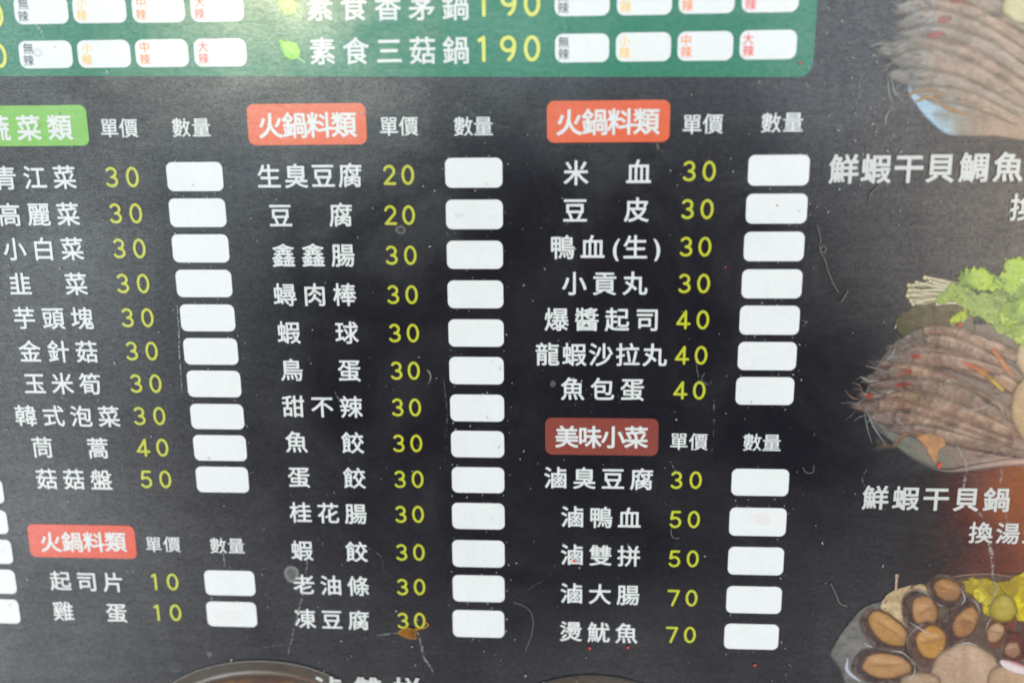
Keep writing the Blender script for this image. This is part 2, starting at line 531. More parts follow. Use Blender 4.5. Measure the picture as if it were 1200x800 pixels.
# ------------------------------------------------------------------ price lists
LEFT = [('青江菜', 6.5, 76, 208, 131.5, 155.5, 207.5), ('高麗菜', 11.5, 80, 251, 136, 159.5, 250), ('小白菜', 17.5, 85, 291.5, 140.3, 163.6, 291),
        ('韭　菜', 24, 89.5, 332.5, 144.5, 168, 332), ('芋頭塊', 29, 96.5, 372.5, 150, 173, 372), ('金針菇', 35.5, 102, 411.5, 155, 178, 411),
        ('玉米筍', 41, 106, 449, 160, 182.5, 449), ('韓式泡菜', 30.5, 128, 487, 164, 187, 487), ('茼　蒿', 50, 115, 524, 168, 190.5, 524),
        ('菇菇盤', 55, 119, 561, 171.8, 194, 561), ('起司片', 71.2, 133, 680.5, 182, 202.5, 681), ('雞　蛋', 74.5, 137, 716, 185, 206, 717)]
LP = ['30'] * 8 + ['40', '50', '10', '10']
MID = [('生臭豆腐', 315.5, 410.5, 206, 456.5, 478, 205), ('豆　腐', 329, 399.5, 252, 457.7, 479, 252), ('鑫鑫腸', 332.5, 402, 299, 459.3, 481, 299),
       ('蟳肉棒', 334, 404, 345, 461, 482.5, 345), ('蝦　球', 338.5, 406.5, 389.3, 463, 484, 390), ('鳥　蛋', 342, 409.5, 433.3, 465, 485, 434),
       ('甜不辣', 344, 411.5, 476, 466.3, 486.5, 477), ('魚　餃', 347.5, 413.5, 517.8, 467.6, 488, 519), ('蛋　餃', 350.5, 415.5, 559, 469, 489.5, 561),
       ('桂花腸', 352.5, 417, 600.5, 470, 490, 602), ('蝦　餃', 354, 418, 645, 471, 491, 646.5), ('老油條', 356.5, 420, 685, 472, 491.8, 687),
       ('凍豆腐', 357.8, 420.5, 725, 472.5, 492, 726.5)]
MP = ['20', '20'] + ['30'] * 11
RIGHT = [('米　血', 675, 748.5, 202, 808, 831, 200.5), ('豆　皮', 674, 746, 246, 806, 828.5, 245), ('鴨血(生)', 659, 770, 289.5, 804.3, 826, 289),
         ('小貢丸', 673, 744, 331.7, 802.4, 824.5, 332), ('爆醬起司', 652.2, 758.7, 374, 800.6, 823.6, 374.5), ('龍蝦沙拉丸', 641.5, 767, 415, 799, 821.5, 416),
         ('魚包蛋', 671, 741, 455.5, 797, 819.3, 457), ('滷臭豆腐', 651.2, 752, 560, 793, 815.2, 562), ('滷鴨血', 671, 737.5, 605.5, 791.6, 813, 608),
         ('滷雙拼', 670.6, 737, 650, 790.5, 811.7, 654), ('滷大腸', 670, 736, 695.3, 789.4, 810.3, 700), ('燙魷魚', 669, 734, 740, 787.5, 808.4, 743)]
RP = ['30'] * 4 + ['40'] * 3 + ['30', '50', '50', '70', '70']
for rows, prices, em, dh in ((LEFT, LP, 28.6, 23.6), (MID, MP, 28.6, 22.6), (RIGHT, RP, 29.0, 22.6)):
    for (w, xa, xb, y, pa, pb, yp), pr in zip(rows, prices):
        kw = {}
        if '(' in w: kw['places'] = [(659, 289.5), (694.5, 289.5), (722.0, 289.5), (744.5, 289.5), (770.0, 289.5)]
        tilt = (y - 350) * 0.00009 * (xb - xa)
        lettering('dish_name', w, (xa, y - tilt / 2), (xb, y + tilt / 2), em, M_text, root, 0.0155, **kw)
        lettering('price', pr, (pa, yp), (pb, yp), dh, M_yellow, root, 0.0)

BOXES = [(195, 190, 262, 224), (198, 232.5, 265.5, 266), (201.5, 274.5, 269, 307.5), (206, 316, 272.5, 348), (211, 356.5, 276, 388), (215, 396, 279.5, 427),
         (219, 434, 283, 465), (223, 473, 286.5, 502.5), (226.5, 509.5, 289.5, 539.5), (229.5, 546.5, 292, 576.5), (239.5, 668, 299.5, 697), (242, 704.5, 301.5, 733.5),
         (521, 185, 589.5, 220), (522, 234, 590, 268.5), (523, 282, 590, 315), (524, 328.5, 590.5, 361), (525, 374, 591, 406), (526, 418, 591, 450),
         (527, 462, 591.5, 493.5), (528, 504.5, 591.5, 535.5), (529, 547, 591.7, 577), (529.2, 589, 592, 619.5), (529.5, 632.5, 592, 664), (530, 673.5, 592, 704.5), (530, 714.5, 591.7, 746),
         (876, 181.5, 949, 217.5), (873.5, 227, 946.5, 262), (871, 271.5, 943, 306), (868.5, 315.5, 940.5, 349.5), (866, 358, 937.5, 392), (864, 400.5, 934, 433.5), (861.5, 441.5, 931, 474),
         (856.5, 549, 925, 580.5), (854, 594.5, 922, 627.5), (852.5, 640.5, 919, 673), (850.5, 686.5, 916.5, 718), (848, 730.5, 913, 760),
         (-58, 561, 4.7, 589), (-53, 597, 9.6, 624.5), (-48, 631.5, 15, 659.5), (-43, 666.5, 19.3, 694.5), (-38, 701.3, 23.6, 729.3)]
for b in BOXES:
    bbox('quantity_box', b[0] + .7, b[1], b[2] - .7, b[3], 7.2 * S, Z_BOX, M_white, root)

# ------------------------------------------------------------------ leaf icons
def poly_patch(outline, step, colour, z, feather=1.2, jitter=0.0):
    """a printed picture area: a fine grid clipped softly to an outline; colour(x, y, d) -> rgb 0..255 in print"""
    o = np.asarray(outline, float)
    x0, y0 = o.min(0) - 2; x1, y1 = o.max(0) + 2
    nx, ny = max(3, int((x1 - x0) / step)), max(3, int((y1 - y0) / step))
    X, Y = np.meshgrid(np.linspace(x0, x1, nx), np.linspace(y0, y1, ny))
    P = np.column_stack([X.ravel(), Y.ravel()])
    seg = np.stack([o, np.roll(o, -1, 0)], 1)
    ins = np.zeros(len(P), bool)
    for a, b in seg:
        c = (a[1] > P[:, 1]) != (b[1] > P[:, 1])
        if abs(b[1] - a[1]) > 1e-9:
            ins ^= c & (P[:, 0] < (b[0] - a[0]) * (P[:, 1] - a[1]) / (b[1] - a[1]) + a[0])
    d = segdist(P, seg); d = np.where(ins, d, -d)
    if jitter:
        d = d + (fbm(P[:, 0] * .35, P[:, 1] * .35) - .5) * jitter
    al = np.clip(d / feather + 0.5, 0, 1)
    rgb = np.asarray(colour(P[:, 0], P[:, 1], d), float)
    q = board(P)
    V = np.column_stack([q, np.full(len(q), z)])
    C = np.column_stack([linarr(rgb), al])
    Fc = []
    A = al.reshape(ny, nx)
    for j in range(ny - 1):
        for i in range(nx - 1):
            if max(A[j, i], A[j, i + 1], A[j + 1, i], A[j + 1, i + 1]) > 0.01:
                k = j * nx + i
                Fc.append([k + nx, k + nx + 1, k + 1, k])
    used = np.unique(np.array(Fc))
    mp = -np.ones(len(V), int); mp[used] = np.arange(len(used))
    return V[used], [[mp[i] for i in f] for f in Fc], C[used]

def smooth(pts, n=48, closed=False):
    p = np.asarray(pts, float)
    if closed:
        p = np.vstack([p[-1], p, p[0], p[1]])
    else:
        p = np.vstack([2 * p[0] - p[1], p, 2 * p[-1] - p[-2]])
    m = len(p) - 3
    out = []
    for t in np.linspace(0, m, n, endpoint=not closed):
        i = min(int(t), m - 1); u = t - i
        a, b, c, d = p[i:i + 4]
        out.append(0.5 * (2 * b + (c - a) * u + (2 * a - 5 * b + 4 * c - d) * u * u + (-a + 3 * b - 3 * c + d) * u ** 3))
    return np.array(out)

def strip(spine, widths, colour, z, nu=30, nv=7, soft=0.35):
    """a printed band along a spine; colour(u, v, x, y) -> rgb (and optional alpha)"""
    s = smooth(spine, nu)
    w = np.interp(np.linspace(0, 1, nu), np.linspace(0, 1, len(widths)), widths)
    t = np.gradient(s, axis=0); t /= np.linalg.norm(t, axis=1)[:, None] + 1e-9
    nrm = np.column_stack([-t[:, 1], t[:, 0]])
    v = np.linspace(-1, 1, nv)
    P = (s[:, None, :] + nrm[:, None, :] * (w[:, None, None] / 2) * v[None, :, None]).reshape(-1, 2)
    U = np.repeat(np.linspace(0, 1, nu), nv); Vv = np.tile(v, nu)
    r = colour(U, Vv, P[:, 0], P[:, 1])
    if isinstance(r, tuple): rgb, a = r
    else: rgb, a = r, 1.0
    al = np.clip((1 - np.abs(Vv)) / max(soft, 1e-3), 0, 1) * a if soft else np.ones(len(P)) * a
    q = board(P)
    F_ = [[i * nv + j, i * nv + j + 1, (i + 1) * nv + j + 1, (i + 1) * nv + j] for i in range(nu - 1) for j in range(nv - 1)]
    # face up towards +z
    a0, b0, c0 = q[F_[0][0]], q[F_[0][1]], q[F_[0][2]]
    if (b0[0] - a0[0]) * (c0[1] - a0[1]) - (b0[1] - a0[1]) * (c0[0] - a0[0]) < 0: F_ = [f[::-1] for f in F_]
    return np.column_stack([q, np.full(len(q), z)]), F_, np.column_stack([linarr(rgb), np.broadcast_to(al, (len(q),))])

def join(parts):
    V, Fc, C, o = [], [], [], 0
    for v, f, c in parts:
        V.append(v); C.append(c); Fc += [[i + o for i in ff] for ff in f]; o += len(v)
    return np.vstack(V), Fc, np.vstack(C)

def pic(name, parent, data, m=None):
    return link_mesh(name, data[0], data[1], m or M_photo, parent, data[2])

def mixc(a, b, t):
    a, b = np.asarray(a, float), np.asarray(b, float)
    t = np.clip(np.asarray(t, float), 0, 1)
    if t.ndim: t = t[:, None]
    return a * (1 - t) + b * t

def leaf_icon(dx, dy):
    o = smooth([(327, 46), (334, 48), (345, 50), (351, 57), (351, 65), (344, 70), (335, 67), (330, 58)], 40, True) + (dx, dy)
    lf = pic('leaf_icon', green, poly_patch(o, 0.9, lambda x, y, d: mixc((120, 190, 70), (168, 214, 92), ((x - y) - (330 - 46) - dx + dy + 6) / 22 + (fbm(x * .4, y * .4) - .5)), 4 * LAY, 1.0))
    pic('leaf_stalk', lf, strip(np.array([(331, 50), (340, 58), (348, 66), (358, 74)]) + (dx, dy), [0.8, 1.4, 1.6, 1.2], lambda u, v, x, y: mixc((196, 226, 120), (150, 205, 120), u), 5 * LAY, 16, 3, 0))
leaf_icon(0, 0)
leaf_icon(-3.5, -52)

# ------------------------------------------------------------------ dish photographs printed on the sheet
zc = [Z_PHOTO]
def nz_():
    zc[0] += 0.0000008
    return zc[0]

def prawn(parent, spine, w, seed, c_head=(118, 106, 102), c_body=(150, 118, 98), c_edge=(96, 80, 74), pale=0.0, red=0.0, soft=1.0, dim=0.93):
    r = random.Random(int(seed * 10))
    sp = smooth([(p[0] + r.uniform(-3, 3), p[1] + r.uniform(-3, 3)) for p in spine], 60)
    w *= r.uniform(1.2, 1.45)
    ln = float(np.hypot(*np.diff(sp, axis=0).T).sum())
    cara = r.uniform(48, 60) / ln                                  # length of the head shell
    step = r.uniform(17, 22) / ln                                  # length of a tail segment
    tone = r.uniform(-.25, .25)
    def cf(u, v, x, y):
        n = fbm(x * .09 + seed, y * .09 + seed * 2, 4); n2 = fbm(u * ln * .06 + seed, v * 1.3 + seed, 3)
        c = mixc(c_head, c_body, (u - cara * .9) / cara * 1.2 + (n - .5) * 1.3 + tone)
        seg = ((u - cara) / step - .45 * v * v) % 1.0
        body = np.clip((u - cara) * 40, 0, 1)
        c = mixc(c, c_edge, body * (soft * .42 * np.exp(-(seg / .16) ** 2)) + (1 - body) * .4 * np.clip((fbm(x * .2, y * .2) - .5) * 4, 0, 1))
        c = mixc(c, (196, 170, 152), body * soft * .36 * np.exp(-((seg - .30) / .18) ** 2) * np.exp(-((v + .3) / .4) ** 2))
        c = mixc(c, (190, 170, 158), .38 * np.exp(-((v + .42) / .17) ** 2) * np.clip(n2 * 2 - .4, 0, 1))
        c = mixc(c, (172, 96, 74), red * np.clip((n2 - .55) * 4, 0, 1) * np.clip(v * .8 + .5, 0, 1))
        c = mixc(c, c_edge, .75 * np.clip((v - .25) / .75, 0, 1) ** 1.5)
        c = mixc(c, c_edge, .5 * np.exp(-((u - cara) * ln / 2.5) ** 2))
        c = c * (dim * (.62 + .46 * fbm(x * .07 + 3, y * .10 + 8, 4) + .24 * fbm(x * .4 + seed, y * .4)))[:, None]
        a = np.clip((u - .01) / .06, 0, 1) ** .7
        return c * (1 - pale) + np.array([150, 140, 130]) * pale, a  # pale blends a flat reflected-haze tone into the print
    return pic('prawn', parent, strip(sp[::6], [w * .12, w * .62, w * .95, w * 1.05, w * 1.02, w * .95, w * .8, w * .55], cf, nz_(), 90, 17, 0.5))

def whisker(pts, w, c, a=0.8):
    return strip(pts, [w * .6, w, w * .5], lambda u, v, x, y: (np.tile(np.array(c, float), (len(u), 1)), a * (0.55 + 0.45 * np.sin(math.pi * np.clip(u, 0, 1)))), nz_(), 18, 3, 0)

def prawn_dish(prefix_label, ox, oy, sx, sy, pale, bowl_pts, bowl_rgb, heads):
    """a plate of raw prawns with greens; (ox, oy) shifts the mid dish's layout"""
    T = lambda p: [((x - 1100) * sx + 1100 + ox, (y - 450) * sy + 450 + oy) for x, y in p]
    fade = lambda c: mixc(c, (150, 138, 128), pale)
    dish = pic('dish_photo', root, poly_patch(smooth(bowl_pts, 80, True), 1.6, bowl_rgb, nz_(), 2.2))
    tag(dish, prefix_label)
    return dish, T, fade

# --- middle photograph: prawn plate with lettuce, enoki and scallops
def bowl_mid(x, y, d):
    n = fbm(x * .07, y * .07)
    c = mixc((112, 112, 104), (126, 104, 94), (x - 1075) / 60 + (n - .5))
    c = mixc(c, (176, 148, 140), np.clip((x - 1110) / 60, 0, 1) * np.exp(-((d - 4) / 4.5) ** 2))
    c = mixc(c, (84, 80, 74), np.clip((505 - y) / 80, 0, 1) * .6)
    return c * (0.9 + .2 * fbm(x * .5, y * .5))[:, None]
bowl = smooth([(1012, 470), (1035, 505), (1060, 530), (1090, 546), (1112, 552), (1140, 548), (1180, 542), (1230, 540), (1230, 400), (1120, 380), (1050, 400)], 90, True)
mid_dish = pic('dish_photo', root, poly_patch(bowl, 1.6, bowl_mid, nz_(), 2.0))
tag(mid_dish, 'printed photo of a prawn plate with lettuce, beside the upper price list')
pic('dark_leaf', mid_dish, poly_patch(smooth([(1049, 378), (1053, 370), (1064, 363), (1082, 354), (1104, 351), (1126, 356), (1140, 372), (1138, 400), (1095, 402), (1062, 396), (1052, 388)], 60, True), 1.4,
    lambda x, y, d: mixc((78, 74, 54), (104, 92, 78), (x - 1050) / 70 + (fbm(x * .12, y * .12) - .5) * 1.4) * (0.88 + .24 * fbm(x * .6, y * .6))[:, None], nz_(), 2.0))
heads = [((1050, 404), (1092, 392), (1140, 398), (1225, 432), 20, .9), ((1046, 412), (1100, 402), (1150, 418), (1225, 458), 21, .8), ((1026, 427), (1080, 420), (1140, 432), (1225, 474), 23, .6),
         ((1036, 420), (1075, 418), (1120, 424), (1190, 440), 17, .8), ((1008, 444), (1060, 440), (1125, 456), (1215, 500), 24, .4), ((1014, 455), (1070, 452), (1130, 466), (1190, 500), 22, .3),
         ((1004, 464), (1060, 466), (1120, 484), (1210, 520), 24, .5), ((996, 473), (1050, 478), (1110, 500), (1215, 530), 25, .3), ((1016, 487), (1065, 492), (1120, 508), (1205, 534), 22, .3),
         ((1036, 500), (1080, 506), (1130, 516), (1225, 540), 17, .6)]
for k, (a, b, c, e, w, rd) in enumerate(heads):
    prawn(mid_dish, (a, b, c, e), w, k * 3.7 + 1, c_head=(124 + 6 * (k % 3), 116, 112), c_body=[(152, 124, 106), (142, 118, 104), (158, 130, 108), (148, 118, 104)][k % 4], red=rd)
def streaks(n, box, ang, lens, cols, seed, a=0.55, w=(0.8, 2.2)):
    r = random.Random(seed); out = []
    for _ in range(n):
        x, y = r.uniform(box[0], box[2]), r.uniform(box[1], box[3])
        l = r.uniform(*lens); t = R_(ang + (x - box[0]) / (box[2] - box[0]) * 16 + r.uniform(-12, 12))
        dx, dy = math.cos(t) * l, math.sin(t) * l
        k = r.uniform(-.14, .14)
        out.append(whisker([(x, y), (x + dx / 2 - dy * k, y + dy / 2 + dx * k), (x + dx, y + dy)], r.uniform(*w), r.choice(cols), a * r.uniform(.5, 1)))
    return join(out)
WARM = [(186, 128, 108), (196, 160, 142), (172, 98, 78), (92, 66, 58), (84, 70, 66), (150, 120, 108), (206, 176, 160)]
o = pic('prawn_legs', mid_dish, join([streaks(40, (1026, 400, 1196, 530), 6, (10, 46), WARM, 3, .3, (.6, 1.8)), streaks(36, (1006, 440, 1060, 500), 10, (8, 24), [(150, 142, 138), (92, 84, 82), (128, 112, 108)], 13, .5, (.5, 1.5))]))
o = pic('prawn_feelers', mid_dish, join([whisker(p, w, c, a) for p, w, c, a in (
    ([(1012, 478), (1016, 500), (1022, 520)], 1.6, (128, 128, 126), .7), ([(1016, 482), (1024, 500), (1036, 518)], 2.6, (140, 140, 138), .75), ([(1020, 486), (1030, 503), (1046, 517)], 1.4, (136, 136, 132), .6),
    ([(1000, 493), (1008, 488), (1016, 486)], 1.4, (130, 128, 122), .6), ([(985, 472), (1005, 472), (1030, 478)], 2.2, (108, 108, 108), .7), ([(1008, 441), (1018, 446), (1030, 446)], 3, (150, 152, 148), .75),
    ([(1009, 460), (1018, 463), (1032, 464)], 2.4, (176, 150, 134), .8), ([(1014, 428), (1032, 433), (1052, 440)], 2.4, (142, 132, 126), .7), ([(1040, 422), (1046, 415), (1050, 405)], 2.6, (150, 158, 156), .6),
    ([(1082, 494), (1098, 478), (1102, 470)], 2, (170, 150, 140), .4), ([(1125, 482), (1150, 478), (1168, 470)], 3, (178, 162, 156), .5), ([(1160, 470), (1172, 476), (1180, 500)], 3, (176, 162, 156), .45))]))
for c0, rx, ry in (((1062, 436), 6, 2.4), ((1058, 450), 8, 1.8), ((1074, 417), 5, 2.6), ((1019, 464), 3.5, 2)):
    t = np.linspace(0, 2 * math.pi, 20, False)
    pic('prawn_eye', mid_dish, poly_patch(np.column_stack([c0[0] + rx * np.cos(t), c0[1] + ry * np.sin(t) - .12 * rx * np.cos(t)]), 0.9, lambda x, y, d: np.tile((160, 72, 66), (len(x), 1)), nz_(), 5, 3))
pic('prawn_tail', mid_dish, poly_patch(smooth([(1074, 511), (1088, 508), (1104, 512), (1108, 520), (1100, 528), (1097, 541), (1092, 538), (1086, 527), (1080, 519)], 50, True), 1.0,
    lambda x, y, d: mixc((150, 112, 84), (186, 136, 96), fbm(x * .2, y * .2) * 1.4 - .2), nz_(), 2.0))
pic('prawn_tail', mid_dish, strip([(1048, 522), (1056, 512), (1066, 508), (1080, 508)], [5, 6, 5, 4], lambda u, v, x, y: mixc((140, 110, 92), (112, 84, 74), v * .5 + .5), nz_(), 20, 5, .5))
pic('prawn_tail', mid_dish, strip([(1128, 424), (1145, 432), (1160, 443), (1176, 458)], [3, 8, 9, 4], lambda u, v, x, y: mixc((176, 92, 62), (172, 146, 66), u * 1.6 - .3), nz_(), 24, 5, .6))
pic('prawn_tail', mid_dish, strip([(1162, 408), (1172, 420), (1180, 432), (1188, 440)], [4, 9, 8, 3], lambda u, v, x, y: mixc((180, 112, 70), (170, 120, 90), u), nz_(), 20, 5, .6))
def spikes(parent, tips, n, cols, seed, a=.5):
    r = random.Random(seed); out = []
    for _ in range(n):
        x, y = r.choice(tips); x += r.uniform(4, 46); y += r.uniform(-9, 9)
        t, l = R_(180 + r.uniform(-48, 40)), r.uniform(8, 24)
        d = (math.cos(t) * l, math.sin(t) * l); k = r.uniform(-.2, .2)
        out.append(whisker([(x, y), (x + d[0] / 2 - d[1] * k, y + d[1] / 2 + d[0] * k), (x + d[0], y + d[1])], r.uniform(.8, 2.4), r.choice(cols), a * r.uniform(.4, 1)))
    return pic('prawn_feelers', parent, join(out))
def sheen(parent, n, box, cols, seed, a):
    r = random.Random(seed); out = []
    for _ in range(n):
        x, y = r.uniform(box[0], box[2]), r.uniform(box[1], box[3])
        l, w, t = r.uniform(14, 42), r.uniform(5, 13), R_(12 + r.uniform(-22, 22))
        c, aa = np.array(r.choice(cols), float), a * r.uniform(.5, 1)
        d = (math.cos(t) * l / 2, math.sin(t) * l / 2)
        out.append(strip([(x - d[0], y - d[1]), (x + d[1] * .15, y - d[0] * .15), (x + d[0], y + d[1])], [w * .4, w, w * .9, w * .3],
            lambda u, v, xx, yy: (np.tile(c, (len(u), 1)), aa * np.sin(math.pi * u) * np.clip(fbm(xx * .25, yy * .25) * 1.6 - .2, 0, 1)), nz_(), 14, 7, .9))
    return pic('prawn_shell', parent, join(out))
spikes(mid_dish, [h[0] for h in heads], 90, [(140, 134, 130), (112, 104, 100), (156, 150, 146), (150, 118, 104), (92, 84, 82)], 91, .6)
sheen(mid_dish, 60, (1030, 408, 1190, 525), [(156, 136, 126), (140, 140, 138), (160, 112, 92), (94, 78, 70), (86, 74, 68), (150, 132, 106), (130, 102, 86)], 77, .6)
def scallop(parent, cx, cy, rx, ry, c1, c2):
    t = np.linspace(0, 2 * math.pi, 48, False)
    k = 1 + .035 * np.sin(3 * t + cx) + .02 * np.sin(7 * t)
    return pic('scallop', parent, poly_patch(np.column_stack([cx + rx * k * np.cos(t), cy + ry * k * np.sin(t)]), 1.6,
        lambda x, y, d: mixc(c1, c2, .5 + (x - cx) / rx * .25 - (y - cy) / ry * .3 + (fbm(x * .1, y * .05) - .5) * 1.2) * (1 - .22 * np.exp(-(np.clip(d, 0, 99) / 5.0)))[:, None] * (.93 + .14 * fbm(x * .3, y * .3))[:, None], nz_(), 4.5))
scallop(mid_dish, 1214, 418, 24, 26, (176, 150, 118), (196, 172, 142))
scallop(mid_dish, 1211, 479, 26, 42, (166, 138, 106), (196, 166, 130))
# enoki
def enoki(parent, stems, c1, c2):
    parts = []
    for (a, b, w) in stems:
        s1 = rng.uniform(0, 9)
        parts.append(strip([a, ((a[0] + b[0]) / 2, (a[1] + b[1]) / 2 + rng.uniform(-2, 2)), b], [w * 1.15, w, w, w, w], lambda u, v, x, y: mixc(c1, c2, np.abs(v) * .8 + (fbm(x * .3 + s1, y * .3) - .5)) * (0.9 + .1 * np.cos(3 * v))[:, None], nz_(), 16, 5, .4))
        t = np.linspace(0, 2 * math.pi, 14, False)
        parts.append(poly_patch(np.column_stack([a[0] + w * .62 * np.cos(t), a[1] + w * .55 * np.sin(t)]), .8, lambda x, y, d: mixc(c2, c1, d / 2), nz_(), 1.2))
    return pic('enoki_mushroom', parent, join(parts))
pic('enoki_bunch', mid_dish, poly_patch(smooth([(1062, 345), (1066, 336), (1080, 332), (1092, 328), (1112, 331), (1136, 340), (1132, 352), (1100, 354), (1074, 357), (1066, 352)], 50, True), 1.1,
    lambda x, y, d: mixc((128, 116, 92), (182, 172, 146), fbm(x * .06, y * .45) * 2 - .5), nz_(), 2.0))
enoki(mid_dish, [((1068, 352), (1128, 350), 5), ((1064, 346), (1130, 343), 5), ((1066, 340), (1130, 338), 5), ((1065, 334), (1132, 333), 4.5), ((1074, 331), (1134, 340), 4.5), ((1084, 325), (1134, 336), 5),
                 ((1090, 329), (1132, 342), 4), ((1070, 356), (1106, 349), 4.5), ((1112, 331), (1136, 337), 4), ((1078, 342), (1120, 346), 4), ((1098, 356), (1136, 357), 4)], (198, 190, 164), (150, 138, 110))
pic('gap_between_stems', mid_dish, strip([(1071, 336), (1080, 338), (1092, 337)], [2, 2.6, 1.6], lambda u, v, x, y: np.tile((64, 58, 48), (len(u), 1)), nz_(), 12, 3, .5))
# lettuce
def lettuce(parent, outline, c1, c2, c3, seed):
    o_ = smooth(outline, 120, True)
    cen = o_.mean(0)
    r_ = random.Random(seed)
    a_ = np.linspace(0, 40, len(o_)); o_ = o_ + np.column_stack([fbm(a_ + seed, a_ * 0, 3) - .5, fbm(a_ + seed + 30, a_ * 0, 3) - .5]) * 9
    def cf(x, y, d):
        wx, wy = fbm(x * .05 + 9, y * .05 + seed, 3) * 3, fbm(x * .05 + seed, y * .05 + 4, 3) * 3
        n = fbm(x * .028 + wx * .5 + seed, y * .04 + wy * .5, 3); n2 = fbm(x * .05 + wx + seed * 2, y * .065 + wy, 3); n3 = fbm(x * .22, y * .22 + seed, 3)
        c = mixc(c1, c2, (n - .5) * 3.4 + .5 + (n3 - .5) * .5)
        c = mixc(c, c3, np.clip((.035 - np.abs(n2 - .47)) * 26, 0, .85))
        c = mixc(c, (198, 204, 120), np.clip((.02 - np.abs(n2 - .52)) * 40, 0, .5))
        c = mixc(c, c3, np.clip((.40 - n) * 5, 0, .5))
        return c * (.92 + .16 * fbm(x * .5, y * .5))[:, None]
    return pic('lettuce_leaf', parent, poly_patch(o_, 1.1, cf, nz_(), 1.6))
G1, G2, G3 = (104, 130, 52), (146, 166, 62), (80, 100, 54)
lettuce(mid_dish, [(1098, 353), (1108, 340), (1116, 333), (1128, 334), (1150, 344), (1175, 340), (1215, 345), (1215, 400), (1196, 402), (1182, 396), (1168, 388), (1155, 374), (1140, 370), (1132, 364), (1120, 354)], (108, 128, 72), (140, 156, 80), (92, 108, 70), 4)
lettuce(mid_dish, [(1122, 331), (1126, 318), (1140, 314), (1152, 315), (1160, 321), (1170, 330), (1174, 337), (1160, 341), (1146, 340), (1134, 336)], G1, (154, 176, 66), G3, 9)
lettuce(mid_dish, [(1164, 326), (1176, 318), (1178, 308), (1192, 303), (1204, 306), (1225, 306), (1225, 352), (1200, 350), (1184, 352), (1176, 338)], G1, (148, 172, 68), G3, 14)
lettuce(mid_dish, [(1114, 379), (1118, 370), (1128, 363), (1134, 368), (1130, 374), (1124, 377)], (140, 156, 58), (172, 180, 62), (130, 144, 60), 21)
lettuce(mid_dish, [(1184, 384), (1196, 380), (1225, 382), (1225, 402), (1196, 403), (1188, 396)], (118, 142, 58), (166, 180, 70), (100, 124, 50), 25)
lettuce(mid_dish, [(1176, 356), (1196, 350), (1225, 354), (1225, 374), (1196, 378), (1182, 382), (1172, 376)], G1, G2, G3, 31)

# --- upper photograph, reflected haze painted into its colours
HAZE = (146, 132, 120)
def bowl_top(x, y, d):
    n = fbm(x * .07, y * .07)
    c = mixc((150, 176, 196), (128, 126, 116), (x - 1095) / 40 + (n - .5) * .9)
    c = mixc(c, (150, 128, 112), (x - 1110) / 50)
    return c * (0.94 + .12 * fbm(x * .4, y * .4))[:, None]
top_dish = pic('dish_photo', root, poly_patch(smooth([(1064, 104), (1076, 126), (1092, 144), (1108, 156), (1124, 159), (1160, 159), (1235, 158), (1235, 60), (1120, 50), (1072, 80)], 90, True), 1.6, bowl_top, nz_(), 2.0))
tag(top_dish, 'printed photo of a prawn plate with haze painted in above the eight word caption')
for k, (a, b, c, e, w) in enumerate((((1060, -34), (1100, -30), (1150, -10), (1225, 30), 28), ((1056, -6), (1095, -8), (1150, 4), (1225, 44), 26), ((1050, 10), (1092, 6), (1145, 20), (1225, 62), 25), ((1048, 28), (1090, 24), (1140, 38), (1225, 80), 25),
                                     ((1052, 40), (1095, 40), (1150, 56), (1225, 100), 26), ((1026, 58), (1080, 56), (1140, 74), (1225, 120), 27), ((1044, 72), (1090, 72), (1145, 92), (1225, 134), 27), ((1040, 86), (1080, 92), (1130, 106), (1225, 148), 24),
                                     ((1066, 102), (1100, 108), (1140, 120), (1215, 152), 18))):
    prawn(top_dish, (a, b, c, e), w, k * 2.9 + 40, c_head=(116, 116, 114), c_body=[(150, 126, 112), (142, 126, 114), (156, 128, 110)][k % 3], c_edge=(104, 96, 92), pale=.30, red=.12, soft=.45, dim=1.0)
pic('prawn_legs', top_dish, streaks(36, (1042, 4, 1196, 140), 10, (14, 40), [(176, 150, 136), (120, 104, 96), (160, 128, 112), (134, 128, 124), (186, 168, 156)], 8, .4, (.5, 1.8)))
pic('prawn_tail', top_dish, join([strip(p, [3, 7, 6, 3], lambda u, v, x, y: mixc((160, 128, 88), (142, 110, 80), v * .5 + .5), nz_(), 20, 5, .6) for p in
    ([(1064, 112), (1078, 106), (1094, 107), (1104, 114)], [(1072, 120), (1086, 114), (1098, 118), (1110, 128)], [(1100, 122), (1114, 128), (1126, 132), (1136, 134)])]))
pic('prawn_feelers', top_dish, join([whisker(p, w, c, .65) for p, w, c in (
    ([(1040, 84), (1041, 106), (1046, 124)], 1.7, (146, 150, 150)), ([(1044, 90), (1048, 108), (1056, 116)], 2.2, (150, 154, 154)), ([(1050, 96), (1052, 112), (1060, 120), (1066, 116)], 1.5, (140, 140, 138)), ([(1046, 124), (1038, 136), (1036, 146)], 1.8, (140, 144, 142)),
    ([(1030, 86), (1036, 82), (1042, 80)], 1.3, (130, 130, 126)), ([(1024, 59), (1040, 60), (1060, 66)], 2.6, (120, 118, 114)), ([(1050, 50), (1062, 52), (1072, 58)], 2.4, (158, 142, 130)), ([(1048, 26), (1054, 32), (1058, 38)], 2.4, (140, 136, 132)),
    ([(1122, 29), (1140, 26), (1157, 25)], 1.2, (184, 176, 166)), ([(1118, 10), (1124, 6), (1129, -2)], 1.2, (184, 176, 166)), ([(1060, 74), (1074, 70), (1088, 72)], 2, (168, 140, 124)), ([(1066, 84), (1072, 86), (1078, 82)], 3, (176, 180, 180)))]))
